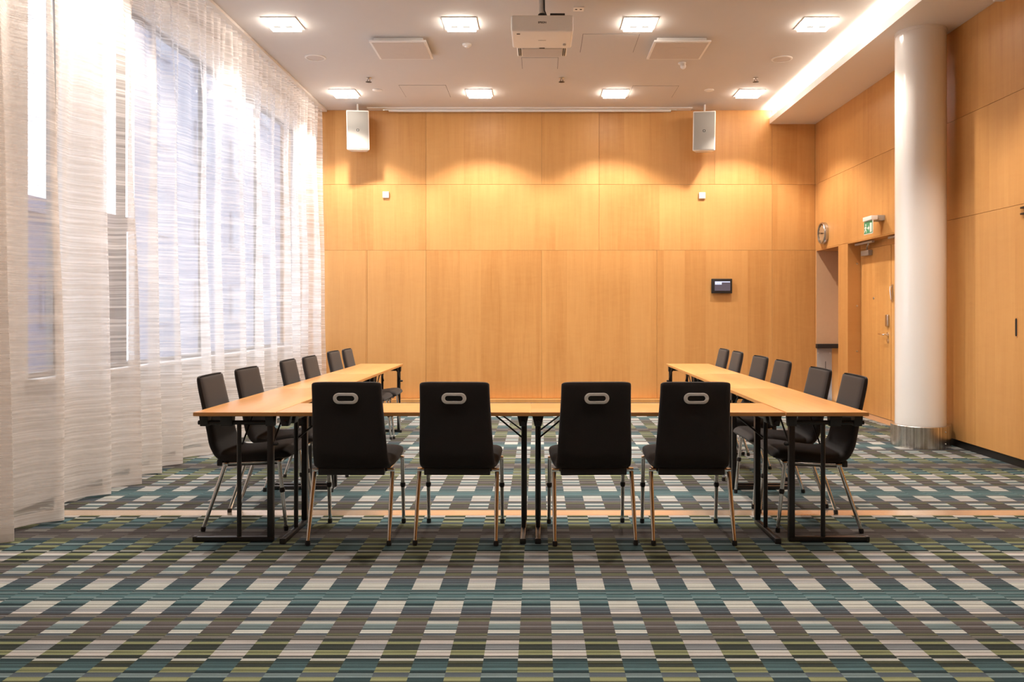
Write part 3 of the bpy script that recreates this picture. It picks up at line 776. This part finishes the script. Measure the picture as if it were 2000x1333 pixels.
bm = new_bm(); lathe(bm, [(.09, top), (.09, top-.008), (.035, top-.02), (.035, top-.05), (.028, top-.05)], 28, (0, .2, 0)); obj('ceiling_flange', bm, 'white_trim', pr, True)
bm = new_bm(); lathe(bm, [(.001, 0), (.06, .0), (.06, .012), (.038, .022), (.036, .075), (.030, .08), (.001, .08)], 20, (0, .2, 0)); box(bm, -.10, .10, .12, .28, .0, .008); obj('mount', bm, 'black_metal', pr, True)
tb = tag(bx('transmitter_box', (.07, .20, .06, .24, .0, .036), 'black_plastic', pr, .003), 'black box lying on the projector')
bm = new_bm(); tube(bm, [(.07, .15, .02), (.045, .15, .03), (.02, .165, .10), (.016, .168, top-.02)], .006, 8); obj('cable', bm, 'black_plastic', pr, True)

# ------------------------------------------------------------------ wall loudspeakers
def make_speaker():
    root = empty('wall_speaker', (0,0,0), '', 'speaker', 'white loudspeakers hung at the back wall')
    bm = new_bm(); box(bm, -.155, .155, 0, .27, -.27, .27)
    for v in bm.verts:
        if v.co.y > .1: v.co.x *= .72
    bevel(bm, .014, 3); cb = obj('cabinet', bm, 'white_plastic', root, True)
    bm = new_bm(); box(bm, -.14, .14, -.006, .004, -.253, .253); bevel(bm, .004, 2); g = obj('grille', bm, 'grille', root, True)
    bd = bx('badge', (-.016, .016, -.0085, -.005, -.016, .016), 'ink', g, .001)
    bx('badge_mark', (-.005, .005, -.0092, -.008, -.008, .008), 'white_print', g)
    bm = new_bm(); box(bm, -.05, .05, .08, .16, .27, .279); tube(bm, [(0, .12, .275), (0, .12, .30), (.0, .12, .375)], .014, 12); obj('bracket', bm, 'white_trim', root, True)
    return root
spk = make_speaker(); remember(spk)
for i, (x, z, rz, ry, lab) in enumerate(((-2.49, 3.79, R(10), R(-1), 'white loudspeaker hanging at the back wall on the curtain side'), (2.28, 3.78, R(-12), R(1), 'white loudspeaker hanging at the back wall on the door side'))):
    o = spk if i == 0 else copy_tree(spk); o.location = (x, 11.18, z); o.rotation_euler = (R(5), ry, rz); o['label'] = lab

# small square sensors on the back wall
def wall_box(x, z, label):
    o = tag(bx('wall_sensor', (x-.045, x+.045, WALL_Y-.028, WALL_Y, z-.045, z+.045), 'white_plastic', None, .005, 3), label, 'sensor', 'small square wall sensors')
    bx('cover', (x-.034, x+.034, WALL_Y-.031, WALL_Y-.027, z-.034, z+.034), 'white_trim', o, .002)
wall_box(px(754, WALL_Y), pz(381, WALL_Y), 'small white square sensor on the back wall below the left speaker')
wall_box(px(1371, WALL_Y), pz(382.5, WALL_Y), 'small white square sensor on the back wall below the right speaker')

# touch panel
tx, tz = px(1410, WALL_Y-.04), pz(559, WALL_Y-.04)
tp = empty('touch_panel', (tx, WALL_Y, tz), 'black framed touch panel with a dim screen on the back wall', 'control panel')
bm = new_bm(); box(bm, -.146, .146, -.045, -.012, -.104, .104); bevel(bm, .006, 3); obj('frame', bm, 'black_plastic', tp, True)
bx('wall_mount', (-.10, .10, -.014, 0, -.07, .07), 'black_plastic', tp)
scn = bx('screen', (-.105, .118, -.0475, -.0445, -.068, .068), 'screen', tp)
bx('header_bar', (-.100, .114, -.0482, -.047, .052, .064), 'screen_bar', scn); bx('title_field', (-.100, -.005, -.0482, -.047, .020, .052), 'screen_bar', scn)
for q in range(3): bx('text_line', (-.08, -.02, -.0487, -.048, .026+q*.008, .029+q*.008), 'screen_txt', scn)

# clock
ck = empty('wall_clock', (WALL_R, 11.2, 2.37), 'round wall clock with a steel rim above the niche', 'clock')
bm = new_bm(); lathe(bm, [(.12, 0), (.148, 0), (.150, -.01), (.150, -.052), (.144, -.060), (.134, -.058), (.132, -.046)], 48, axis='x', closed_ends=False); obj('rim', bm, 'satin', ck, True)
bm = new_bm(); lathe(bm, [(.001, -.040), (.134, -.040), (.134, -.001), (.001, -.001)], 48, axis='x'); obj('dial', bm, 'clock_face', ck, True)
for q in range(12):
    a = q*PI/6; m = Matrix.Rotation(a, 4, 'X')
    bm = new_bm(); box(bm, -.042, -.0398, -.003, .003, .105, .124, m); obj('hour_mark', bm, 'ink', ck)
bm = new_bm(); box(bm, -.045, -.043, -.004, .004, -.015, .070, Matrix.Rotation(R(95), 4, 'X')); obj('hour_hand', bm, 'ink', ck)
bm = new_bm(); box(bm, -.048, -.046, -.003, .003, -.02, .105, Matrix.Rotation(R(-80), 4, 'X')); obj('minute_hand', bm, 'ink', ck)
bm = new_bm(); lathe(bm, [(.001, -.05), (.008, -.05), (.008, -.04), (.001, -.04)], 12, axis='x'); obj('hub', bm, 'ink', ck)

# exit sign
ex = empty('exit_sign', (WALL_R, 9.36, 2.36), 'green running man exit sign on a white wall box above the door', 'sign')
bx('wall_box', (-.09, 0, -.10, .07, -.03, .03), 'grey_metal', ex, .004)
bx('lamp_bar', (-.165, -.0905, -.122, .122, -.024, .024), 'white_plastic', ex, .004)
sg = bx('sign_plate', (-.150, -.142, -.122, .122, -.180, -.0245), 'white_print', ex, .001)
bx('green_field', (-.1515, -.1498, -.115, .115, -.170, -.03), 'green', sg)
def flat(pts, name, mat, x=-.1525):
    bm = new_bm(); ring_sweep(bm, [[Vector((x, -u*.92, v)) for u, v in pts], [Vector((x+.0012, -u*.92, v)) for u, v in pts]]); return obj(name, bm, mat, sg)
flat([(.055, -.160), (.110, -.160), (.110, -.055), (.055, -.055)], 'pictogram_door', 'white_print')
flat([(-.02, -.10), (.012, -.10), (.012, -.08), (.042, -.11), (.012, -.14), (.012, -.12), (-.02, -.12)], 'pictogram_arrow', 'white_print')
flat([(-.085, -.062), (-.072, -.055), (-.060, -.062), (-.060, -.075), (-.072, -.082), (-.085, -.075)], 'pictogram_head', 'white_print')
flat([(-.115, -.105), (-.09, -.086), (-.062, -.086), (-.04, -.11), (-.048, -.115), (-.064, -.10), (-.07, -.12), (-.05, -.132), (-.046, -.16), (-.058, -.16), (-.062, -.138), (-.085, -.128), (-.105, -.155), (-.118, -.150), (-.095, -.118), (-.088, -.10), (-.108, -.112)], 'pictogram_man', 'white_print')
